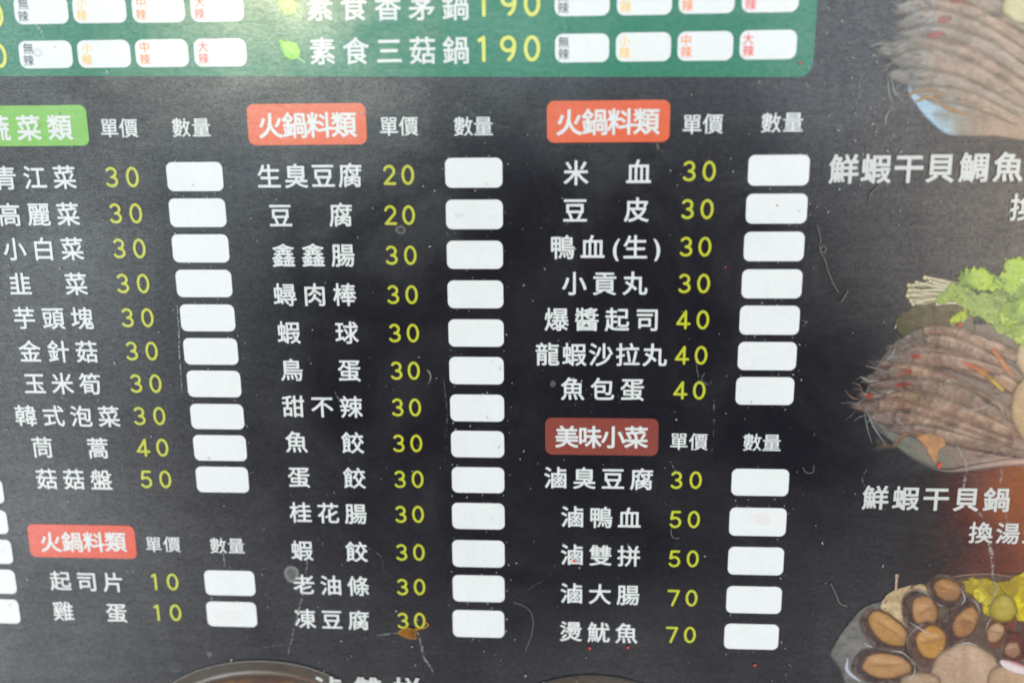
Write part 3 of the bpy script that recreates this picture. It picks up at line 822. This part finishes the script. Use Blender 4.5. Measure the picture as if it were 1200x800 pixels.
for c0, rx, ry in (((1096, 41), 9, 3), ((1107, 23), 7, 3), ((1122, 0), 8, 3)):
    t = np.linspace(0, 2 * math.pi, 20, False)
    pic('prawn_eye', top_dish, poly_patch(np.column_stack([c0[0] + rx * np.cos(t), c0[1] + ry * np.sin(t) - .2 * rx * np.cos(t)]), 0.9, lambda x, y, d: np.tile((160, 98, 94), (len(x), 1)), nz_(), 6, 3))
spikes(top_dish, [(1056, -6), (1050, 10), (1048, 28), (1052, 40), (1030, 58), (1044, 72), (1042, 86), (1060, 90)], 100, [(140, 138, 136), (112, 108, 106), (158, 154, 150), (148, 126, 114)], 92, .6)
sheen(top_dish, 60, (1050, 6, 1190, 140), [(166, 150, 140), (150, 152, 152), (170, 140, 122), (112, 104, 100), (160, 140, 124)], 78, .5)
scallop(top_dish, 1206, 6, 32, 24, (186, 178, 138), (206, 198, 160))

# --- lower photograph: abalone pot on a warm glowing backdrop
def glow(x, y, d):
    c = mixc((66, 46, 40), (134, 80, 46), (x - 1075) / 120 - (np.abs(y - 585) / 260) + (fbm(x * .03, y * .03) - .5) * .5)
    return mixc(c, (146, 90, 48), np.clip((x - 1160) / 60, 0, 1) * np.clip((620 - y) / 60, 0, 1))
gl_o = [(1035, 560), (1235, 530), (1235, 720), (1100, 720), (1040, 690)]
V, Fc, C = poly_patch(gl_o, 3.0, glow, nz_(), 2)
gx = board([(1030, 620), (1150, 620)])[:, 0]
C[:, 3] *= np.clip((V[:, 0] - gx[0]) / (gx[1] - gx[0]), 0, 1) ** 1.2
low_dish = pic('dish_photo', root, (V, Fc, C))
tag(low_dish, 'printed photo of abalone pot on a glowing orange brown backdrop')
# keep the prawn plate's own rim in front of the glow
zc[0] += 0.0000008
pic('plate_rim', mid_dish, strip([(1060, 530), (1090, 546), (1112, 551), (1140, 547), (1180, 541), (1230, 539)], [2, 4, 5, 9, 11, 11], lambda u, v, x, y: mixc((96, 92, 86), (176, 146, 134), u * 1.7 - .4 - np.abs(v) * .3), nz_(), 40, 7, .7))
def bowl_low(x, y, d):
    n = fbm(x * .05, y * .05)
    c = mixc((96, 94, 92), (118, 114, 112), n * 1.6 - .3)
    return mixc(c, (92, 76, 68), (x - 1030) / 50) * (.8 + .4 * fbm(x * .2, y * .2))[:, None]
pic('glass_bowl', low_dish, poly_patch(smooth([(1060, 698), (1040, 702), (1012, 711), (992, 733), (976, 757), (974, 768), (984, 782), (990, 800), (1000, 850), (1240, 850), (1240, 690), (1160, 672), (1120, 676), (1090, 690)], 120, True), 2.0, bowl_low, nz_(), 2.0))
pic('bowl_rim', low_dish, strip([(1085, 684), (1110, 676), (1140, 672), (1165, 672), (1190, 676), (1230, 684)], [2, 2.2, 2.4, 2, 1.5, 1.2], lambda u, v, x, y: np.tile((150, 120, 104), (len(u), 1)), nz_(), 30, 3, .5))
pic('bowl_rim', low_dish, strip([(993, 770), (992, 782), (998, 790), (1008, 797)], [2, 7, 6, 2], lambda u, v, x, y: np.tile((176, 178, 190), (len(u), 1)), nz_(), 24, 5, .8))
pic('enoki_mushroom', low_dish, poly_patch(smooth([(1032, 712), (1038, 697), (1050, 690), (1062, 686), (1080, 684), (1088, 692), (1086, 720), (1078, 744), (1060, 735), (1046, 722)], 60, True), 1.2,
    lambda x, y, d: mixc((150, 128, 100), (190, 168, 136), fbm(x * .12, y * .12) * 2 - .5) * (1 - .5 * np.clip((fbm(x * .16 + 9, y * .16) - .62) * 6, 0, 1))[:, None], nz_(), 1.8, 3))
enoki(low_dish, [((1050.5, 673.5), (1049.5, 692), 4.0)], (190, 160, 142), (150, 122, 104))
lettuce(low_dish, [(1112, 686), (1126, 680), (1150, 677), (1180, 680), (1196, 672), (1235, 664), (1235, 735), (1200, 728), (1180, 722), (1160, 704), (1130, 692)], (168, 148, 30), (206, 186, 24), (134, 112, 34), 41)
lettuce(low_dish, [(1140, 690), (1160, 684), (1176, 692), (1190, 716), (1182, 730), (1160, 722), (1146, 706)], (158, 140, 46), (190, 172, 50), (108, 88, 36), 47)
def abalone(cx, cy, rx, ry, ang, c1=(150, 112, 74), c2=(188, 146, 102), ring=(70, 56, 52), k=1.3, off=(0, 0)):
    a = R_(ang); t = np.linspace(0, 2 * math.pi, 44, False)
    def ell(sx, sy, ox=0, oy=0):
        m_ = 1 + .03 * np.sin(3 * t + cx) + .02 * np.sin(5 * t + cy)
        x, y = sx * m_ * np.cos(t), sy * m_ * np.sin(t)
        return np.column_stack([cx + ox + x * math.cos(a) - y * math.sin(a), cy + oy + x * math.sin(a) + y * math.cos(a)])
    def loc(x, y):
        return ((x - cx) * math.cos(a) + (y - cy) * math.sin(a)) / rx, (-(x - cx) * math.sin(a) + (y - cy) * math.cos(a)) / ry
    so = ell(rx * k, ry * (k + .14), *off)
    pic('abalone', low_dish, poly_patch(so, 1.2, lambda x, y, d: mixc(mixc((112, 94, 88), ring, d / 4.0 + (fbm(x * .12, y * .12) - .5) * 2.6), (52, 40, 38), (fbm(x * .15 + 4, y * .15) - .5) * 3), nz_(), 4.0, 2))
    # the pale wet edge of the shell, broken up
    arcs = []
    n = len(so)
    r = random.Random(int(cx * 7 + cy))
    for _ in range(4):
        k0, l = r.randrange(n), r.randint(6, 13)
        q = np.array([so[(k0 + i_) % n] for i_ in range(l)]); q = q + (np.array([cx, cy]) - q) * r.uniform(.03, .10)
        cc = r.choice([(176, 164, 160), (150, 128, 120), (134, 112, 106), (188, 182, 184)])
        arcs.append(strip(q[::2], [.6, 2.0, .6], lambda u, v, x, y, cc=cc: (np.tile(np.array(cc, float), (len(u), 1)), .6 * np.sin(math.pi * u)), nz_(), 20, 5, .9))
    pic('shell_rim', low_dish, join(arcs))
    def flesh(x, y, d):
        p, q = loc(x, y)
        f = .55 - q * .30 - .18 * p + (fbm(p * 1.1 + cx, q * 1.3 + cy, 3) - .5) * 1.1
        c = mixc(c1, c2, f)
        c = mixc(c, (118, 78, 50), .45 * np.exp(-((q + .05 + .12 * np.sin(p * 2.2)) / .10) ** 2) * np.clip(1.1 - p * p * 1.4, 0, 1))
        c = mixc(c, (206, 172, 132), .40 * np.exp(-((q + .34) / .16) ** 2) * np.clip(1 - p * p * 1.6, 0, 1))
        c = mixc(c, (96, 64, 46), np.exp(-np.clip(d, 0, 99) / 1.9) * .75)
        return mixc(c, (132, 112, 96), .22) * (.93 + .14 * fbm(x * .45, y * .45))[:, None]
    pic('abalone_flesh', low_dish, poly_patch(ell(rx, ry), .9, flesh, nz_(), 4.5, 1.6))
abalone(1064, 760, 12, 8, 0, (96, 66, 54), (120, 84, 70), (72, 54, 50), 1.6)
abalone(1110, 690, 17, 13, 22, (128, 90, 58), (172, 122, 78), (74, 58, 52), 1.32, (-2, 1))
abalone(1083, 716, 15, 20, -14, (146, 104, 68), (182, 136, 94), (86, 74, 68), 1.34, (-6, 2))
abalone(1131, 728, 13, 20, 32, (134, 90, 58), (174, 122, 78), (82, 60, 54), 1.42, (-6, 0))
abalone(1040, 736, 28, 15, 38, (152, 108, 60), (188, 140, 84), (76, 62, 60), 1.22, (-3, 3))
abalone(1091, 751, 18, 20, 0, (168, 114, 50), (196, 146, 80), (92, 70, 64), 1.3, (-6, 5))
abalone(1038, 779, 29, 15, 4, (154, 110, 68), (190, 146, 102), (72, 62, 60), 1.3, (-3, 0))
abalone(1166, 740, 10, 13, 30, (154, 118, 90), (190, 154, 124), (112, 66, 52), 1.7, (6, -4))
abalone(1186, 760, 10, 10, 0, (134, 98, 84), (166, 128, 110), (98, 62, 54), 1.7, (3, -2))
scallop(low_dish, 1175, 712, 16, 16, (158, 140, 58), (182, 164, 92))
scallop(low_dish, 1131, 788, 42, 34, (162, 134, 112), (190, 160, 138))
scallop(low_dish, 1078, 800, 24, 14, (150, 124, 102), (178, 150, 126))
scallop(low_dish, 1190, 796, 34, 20, (160, 130, 106), (188, 158, 130))
pic('fish_cake', low_dish, poly_patch(smooth([(1172, 772), (1186, 773), (1200, 779), (1215, 788), (1200, 789), (1184, 785), (1174, 779)], 40, True), 1.0, lambda x, y, d: mixc((206, 190, 190), (150, 84, 84), (778 - y + (x - 1186) * .35) / 6), nz_(), 1.8))
pic('shell_glint', low_dish, join([whisker(p, w, (196, 190, 190), .55) for p, w in (([(1066, 728), (1082, 738), (1096, 744)], 1.6), ([(1044, 762), (1056, 763), (1068, 772)], 1.6), ([(1125, 688), (1130, 700), (1126, 708)], 1.8), ([(1120, 755), (1134, 752), (1146, 756)], 2), ([(1060, 796), (1070, 790), (1072, 780)], 1.6), ([(1012, 752), (1018, 756), (1024, 757)], 1.8))]))

# --- pots peeping in at the bottom edge
def pot(cx, top, rx, ry, label, bright):
    t = np.linspace(0, 2 * math.pi, 120, False)
    cyy = top + ry
    ring = lambda k, dy=0: np.column_stack([cx + rx * k * np.cos(t), cyy + dy + ry * k * np.sin(t)])
    p_ = pic('dish_photo', root, poly_patch(ring(1.0), 2.2, lambda x, y, d: mixc((74, 70, 66), (84, 72, 62), fbm(x * .1, y * .1)) , nz_(), 2))
    tag(p_, label)
    up = lambda k, dy: [(cx + rx * k * math.cos(R_(a)), cyy + dy + ry * k * math.sin(R_(a))) for a in np.linspace(196, 344, 25)]
    pic('pot_rim', p_, strip(up(1.0, 0), [2.2] * 5, lambda u, v, x, y: np.tile(np.array((128, 124, 122)) * bright, (len(u), 1)), nz_(), 70, 4, .8))
    pic('pot_rim', p_, strip(up(.9, 7), [3, 6, 7, 6, 3], lambda u, v, x, y: mixc(np.array((150, 150, 152)) * bright, np.array((110, 90, 76)) * bright, np.abs(u - .36) * 3 + (v * .4)), nz_(), 70, 5, .9))
    pic('pot_soup', p_, poly_patch(ring(.84, 9), 2.4, lambda x, y, d: mixc((84, 64, 50), (116, 88, 62), fbm(x * .07, y * .07) * 2 - .5), nz_(), 5))
pot(302, 773.5, 122, 62, 'printed photo of a pot rim peeping in under the middle list', 1.0)
pot(692, 790.5, 100, 52, 'printed photo of a dim pot rim below the side dish list', 0.62)

# --- captions
Z_CAPTION = zc[0] + 0.00004
lettering('photo_caption', '鮮蝦干貝鯛魚鍋', None, None, 33, M_caption, root, 0.024, z=Z_CAPTION, places=[(988.5, 198), (1026, 197.5), (1064.5, 197), (1101.5, 196.5), (1141, 196), (1181, 195.5), (1220, 195)])
lettering('photo_caption', '換湯頭', (1199.5, 242.5), (1270, 241.5), 31, M_caption, root, 0.018, z=Z_CAPTION)
lettering('photo_caption', '鮮蝦干貝鍋', (1025.5, 582), (1167.5, 584.5), 31.5, M_caption, root, 0.022, z=Z_CAPTION)
lettering('photo_caption', '換湯頭', (1149, 623), (1212, 624.5), 28.5, M_caption, root, 0.018, z=Z_CAPTION)
lettering('photo_caption', '滷雙拼', (385.5, 806), (478, 807), 38, M_caption, root, 0.022, z=Z_CAPTION)

# ------------------------------------------------------------------ wear of the laminate (part of the sheet)
ZW = Z_CAPTION + 0.00008
def scratch(name, pts, w, a=0.6, rgb=(188, 188, 184), brk=0.5, n=60, parent=root, note=None):
    s1 = rng.uniform(0, 50)
    p = smooth(pts, n)
    p = p + (np.column_stack([fbm(np.arange(n) * .45 + s1, np.arange(n) * .1), fbm(np.arange(n) * .45 + s1 + 30, np.arange(n) * .1)]) - .5) * 2.0
    d = strip(p, [w * .5, w, w * .9, w * .4], lambda u, v, x, y: (np.tile(np.array(rgb, float), (len(u), 1)), a * .82 * np.clip((fbm(x * .5 + s1, y * .5) - brk * .72) * 4, 0, 1) * (1 - np.abs(v)) ** .5), ZW, n, 5, 0)
    o_ = pic(name, parent, d, M_mark)
    return o_
scratch('scratch', [(208.5, 358), (210, 380), (211, 410), (213, 440), (214, 462)], 2.2, .8)
scratch('scratch', [(200, 365), (205, 362), (208, 357)], 1.6, .5)
scratch('scratch', [(259, 628), (261, 640), (263, 652), (264, 664)], 4.0, .42)
scratch('scratch', [(361, 655), (357, 690), (350, 715), (344, 740), (338, 766)], 3.2, .55)
scratch('scratch', [(489, 737), (493, 750), (497, 768), (502, 776), (508, 786)], 2.8, .65)
scratch('scratch', [(440, 744), (452, 742), (468, 740)], 3.0, .35)
scratch('scratch', [(815, 420), (818, 440), (820, 450)], 1.4, .4)
scratch('scratch', [(837, 460), (836, 480), (836, 505), (834, 528)], 1.8, .55, brk=.68)
scratch('scratch', [(785, 540), (790, 548), (795, 556)], 1.6, .5)
scratch('scratch', [(770, 168), (771, 173), (776, 178)], 4.0, .5, (200, 186, 176))
scratch('scratch', [(826, 436), (822, 444), (830, 450), (834, 446)], 1.2, .5)
scratch('scratch', [(41, 28), (49, 36), (52, 45)], 4.5, .5, (214, 226, 220))
scratch('scratch', [(126, 82), (128, 88)], 3.2, .7, (214, 226, 220))
scratch('scratch', [(501, 432), (505, 440), (502, 452)], 3.0, .45)
scratch('scratch', [(393, 458), (396, 464), (399, 470)], 1.5, .7)
scratch('scratch', [(1129, 536), (1132, 548), (1130, 560), (1128, 572)], 5, .6)
scratch('scratch', [(1172, 538), (1173, 552), (1171, 566)], 4, .5)
scratch('scratch', [(1120, 520), (1126, 532), (1131, 540)], 4, .4)
scratch('scratch', [(1143, 596), (1150, 604), (1156, 612)], 3.5, .45)
scratch('scratch', [(1157, 628), (1160, 642), (1162, 656), (1162, 672)], 6, .65, (206, 198, 190))
scratch('scratch', [(1162, 672), (1166, 690), (1160, 706)], 5, .35)
scratch('scratch', [(1176, 596), (1180, 612), (1178, 624)], 2.5, .4)
scratch('scratch', [(1036, 146), (1038, 138), (1040, 132)], 3, .5)
scratch('scratch', [(1005, 92), (1007, 104), (1005, 118)], 2.2, .45)
scratch('scratch', [(618, 690), (640, 676), (652, 660)], 1.2, .2)
scratch('scratch', [(300, 760), (316, 756), (336, 753)], 3, .16)
scratch('scratch', [(430, 640), (446, 650), (450, 668)], 2.2, .22)
scratch('scratch', [(536, 120), (560, 138), (596, 150)], 7, .09, (190, 200, 204))
scratch('scratch', [(520, 440), (524, 480), (523, 512)], 2.2, .2)
scratch('scratch', [(1018, 580), (1010, 560), (1016, 548)], 1.6, .4)
# dried water rings and smears
t = np.linspace(0, 2 * math.pi, 40, False)
def smear(name, cx, cy, rx, ry, ang, a, ringw=3.0, rgb=(176, 178, 174), fill=.55):
    q = R_(ang)
    x, y = rx * (1 + .06 * np.sin(3 * t + cx)) * np.cos(t), ry * (1 + .05 * np.cos(2 * t + cy)) * np.sin(t)
    o_ = np.column_stack([cx + x * math.cos(q) - y * math.sin(q), cy + x * math.sin(q) + y * math.cos(q)])
    V, Fc, C = poly_patch(o_, max(.7, rx / 14), lambda x, y, d: np.tile(np.array(rgb, float), (len(x), 1)) * (.85 + .3 * fbm(x * .6, y * .6))[:, None], ZW + .00001, 1.5)
    q0 = poly_patch(o_, max(.7, rx / 14), lambda x, y, d: np.column_stack([np.exp(-((d - ringw * .5) / ringw) ** 2)] * 3) * 255, ZW, 1.5)[2][:, 0]
    C[:, 3] *= a * (fill + (1 - fill) * q0)
    return pic(name, root, (V, Fc, C), M_mark)
smear('water_stain', 342.5, 671.5, 8.5, 10.5, -15, .38)
smear('water_stain', 470, 269, 6, 5, 0, .30, 1.6, (190, 190, 170), .1)
smear('water_stain', 207, 780, 7, 6, 0, .06, 2, (190, 190, 180), .1)
smear('water_stain', 246, 765, 3, 3, 0, .22, 2)
smear('water_stain', 648, 449, 3.2, 3.6, 0, .2, 2)
smear('ink_ghost', 893, 607, 9, 7, 10, .09, 4, (240, 170, 170), .8)
smear('ink_ghost', 268, 720, 18, 7, 0, .05, 3, (236, 170, 180), .8)
smear('ink_ghost', 45, 62, 6, 5, 20, .2, 2, (150, 160, 165), .2)
smear('ink_ghost', 538, 252, 6, 3, 0, .09, 2, (150, 155, 160), .6)
for q in ((65, 55.5), (227, 217), (245, 536), (910.5, 226), (586, 431), (585, 523), (876, 727), (880, 470), (571, 488), (1000, 2)):
    smear('ink_ghost', q[0], q[1], .8, .7, 0, .7, 1, (60, 58, 58), 1)
smear('water_stain', 508, 40, 14, 3, 10, .16, 3)

# ------------------------------------------------------------------ loose bits lying on the sheet
ZL = ZW + 0.00010
def thing(name, verts, faces, m, label, cat, colors=None, group=None):
    return tag(link_mesh(name, verts, faces, m, None, colors), label, cat, group)

def tube(pts, r, m, name, label, cat, n=40, group=None):
    p = board(smooth(pts, n))
    z = ZL + r * S + np.abs(fbm(np.arange(n) * .3 + pts[0][0], np.arange(n) * .02)) * 0.0002
    c = np.column_stack([p, z])
    tg = np.gradient(c, axis=0); tg /= np.linalg.norm(tg, axis=1)[:, None]
    side = np.cross(tg, [0, 0, 1.0]); side /= np.linalg.norm(side, axis=1)[:, None]
    up = np.cross(side, tg)
    k = 6
    V = np.vstack([c + (side * math.cos(2 * math.pi * j / k) + up * math.sin(2 * math.pi * j / k)) * r * S for j in range(k)])
    Fc = [[j * n + i, j * n + i + 1, ((j + 1) % k) * n + i + 1, ((j + 1) % k) * n + i] for j in range(k) for i in range(n - 1)]
    return thing(name, V, Fc, m, label, cat, None, group)
tube([(957, 263), (961, 280), (960, 292), (966, 304), (970, 318), (977, 334), (982, 342)], .45, M_lint, 'lint_fibre', 'long wavy pale fibre stuck right of the upper quantity boxes', 'fibre')
tube([(961, 292), (964, 287), (967, 290), (966, 295), (962, 294)], .5, M_lint, 'lint_fibre', 'tiny looped fibre curled on the long wavy fibre', 'fibre')
tube([(985, 353), (989, 347), (993, 340)], .5, M_lint, 'lint_fibre', 'short straight pale fibre below the long wavy fibre', 'fibre')
tube([(1018, 236), (1019, 228), (1024, 222), (1031, 216)], .5, M_lint, 'lint_fibre', 'short bent fibre under the eight word photo caption', 'fibre')
tube([(602, 704), (614, 708), (622, 715), (625, 726), (623, 742), (616, 760)], .36, M_lint, 'lint_fibre', 'curved white hair left of the last side dish row', 'fibre')
tube([(786, 618), (787, 626), (791, 629), (796, 629)], .4, M_lint, 'lint_fibre', 'small hooked fibre under the first price of 50', 'fibre')
tube([(973, 682), (979, 695), (983, 704), (992, 709)], .5, M_lint, 'lint_fibre', 'thin bent fibre left of the abalone photo', 'fibre')
tube([(940, 546), (944, 552), (952, 552), (953, 544)], .4, M_lint, 'lint_fibre', 'U shaped fibre right of the first side dish quantity box', 'fibre')
tube([(1143, 534), (1150, 535), (1158, 531), (1164, 530)], .7, M_lint, 'lint_fibre', 'short crinkled fibre on the prawn plate rim', 'fibre')

def bit(name, outline, h, m, label, cat, group=None):
    q = board(outline); n = len(q); c = q.mean(0)
    V = [(x, y, ZL) for x, y in q] + [(c[0] + (x - c[0]) * .6, c[1] + (y - c[1]) * .6, ZL + h) for x, y in q]
    Fc = [list(range(n, 2 * n))[::-1]] + [[i, (i + 1) % n, n + (i + 1) % n, n + i][::-1] for i in range(n)]
    return thing(name, V, Fc, m, label, cat, None, group)
def spot(x, y, r, k=8):
    return [(x + r * rng.uniform(.75, 1.2) * math.cos(2 * math.pi * i / k), y + r * rng.uniform(.75, 1.2) * math.sin(2 * math.pi * i / k)) for i in range(k)]
RG = 'red chilli specks on the sheet'
bit('chilli_speck', [(1098.5, 547.5), (1097.3, 546), (1100.5, 541), (1102.8, 540.3), (1103.2, 542), (1100.8, 547)], .0002, M_redbit, 'bright red sliver on the rim of the middle prawn plate', 'chilli speck', RG)
for (x, y, r, lb) in ((1123.8, 379.8, 2.2, 'red speck on the tip of the lettuce in the middle photo'), (937, 74, 1.7, 'red speck near the lower right corner of the green panel'),
                      (673, 656, 2.0, 'red speck on the first letter of the third side dish'), (691, 758, 1.5, 'red speck below the middle letter of the last side dish'),
                      (736, 757, 1.6, 'red speck below the last letter of the last side dish'), (884, 778, 1.6, 'red speck below the lowest right quantity box'),
                      (850, 312.5, 1.0, 'tiny red speck between prices and boxes in the right list'), (910.5, 240.5, 1.0, 'tiny red speck inside the second quantity box of the right list')):
    bit('chilli_speck', spot(x, y, r), .00015, M_redbit, lb, 'chilli speck', RG)
# dried sauce flake over the last price of the middle list
fo = smooth([(466.5, 739.5), (472, 736), (480, 734), (485, 736), (488, 734), (488, 743), (487.5, 747), (480, 746.5), (473, 744)], 50, True)
fV, fF, fC = poly_patch(fo, .5, lambda x, y, d: mixc(mixc((190, 132, 44), (140, 94, 20), np.clip(d / 1.2, 0, 1)), (92, 80, 40), np.clip((x - 478) / 8, 0, 1) * np.clip(d / 2, 0, 1) * .8), ZL, 1.0)
fC[:, 3] *= .92
fV[:, 2] += .00012 * fC[:, 3]
thing('dried_sauce_flake', fV, fF, M_flake, 'orange brown dried sauce flake under the last price of the middle list', 'food flake', fC)
fV, fF, fC = join([strip([(484, 738), (492, 735), (498, 734), (502, 731), (500, 728), (497, 727)], [1.0, 1.2, 1.0], lambda u, v, x, y: (np.tile((206, 140, 60), (len(u), 1)), .8), ZL, 30, 3, 0)])
thing('dried_sauce_drip', fV, fF, M_flake, 'thin orange dried drip curling beside the sauce flake', 'food stain', fC)

# dust: hundreds of specks, denser round the boxes and the lower photographs
V, Fc = [], []
def speck(x, y, r, st=1.0, ang=0.0):
    k = rng.choice((4, 5, 6)); o = len(V)
    pts = []
    for i in range(k):
        a = 2 * math.pi * i / k + rng.uniform(-.3, .3); q = r * rng.uniform(.6, 1.25)
        px, py = q * st * math.cos(a), q * math.sin(a)
        pts.append((x + px * math.cos(ang) - py * math.sin(ang), y + px * math.sin(ang) + py * math.cos(ang)))
    b = board(pts)
    for p in b: V.append((p[0], p[1], ZL))
    c = b.mean(0); V.append((c[0], c[1], ZL + .3 * r * S))
    for i in range(k): Fc.append([o + (i + 1) % k, o + i, o + k])
for _ in range(520):
    speck(rng.uniform(0, 1200), rng.uniform(90, 800), min(1.3, .28 + rng.expovariate(4.5)), rng.choice((1, 1, 1, 2.2)), rng.uniform(0, 3))
for b in BOXES[:37]:
    for _ in range(rng.randint(3, 9)):
        x, y = rng.choice(((rng.uniform(b[0], b[2]), b[3] + rng.uniform(.5, 5)), (rng.uniform(b[0], b[2]), b[1] - rng.uniform(.5, 4)), (b[2] + rng.uniform(1, 10), rng.uniform(b[1], b[3]))))
        speck(x, y, rng.uniform(.25, .75), rng.choice((1, 2)), rng.uniform(0, 3))
for _ in range(150):
    speck(rng.gauss(1010, 50), rng.gauss(120, 70), rng.uniform(.3, .9), rng.choice((1, 2.5)), rng.uniform(0, 3))
tag(link_mesh('dust', V, Fc, M_dust, None), 'pale dust specks scattered over the laminated black sheet', 'dust', None, 'stuff')

for o in bpy.data.objects:
    if 'origin_' in o: del o['origin_']
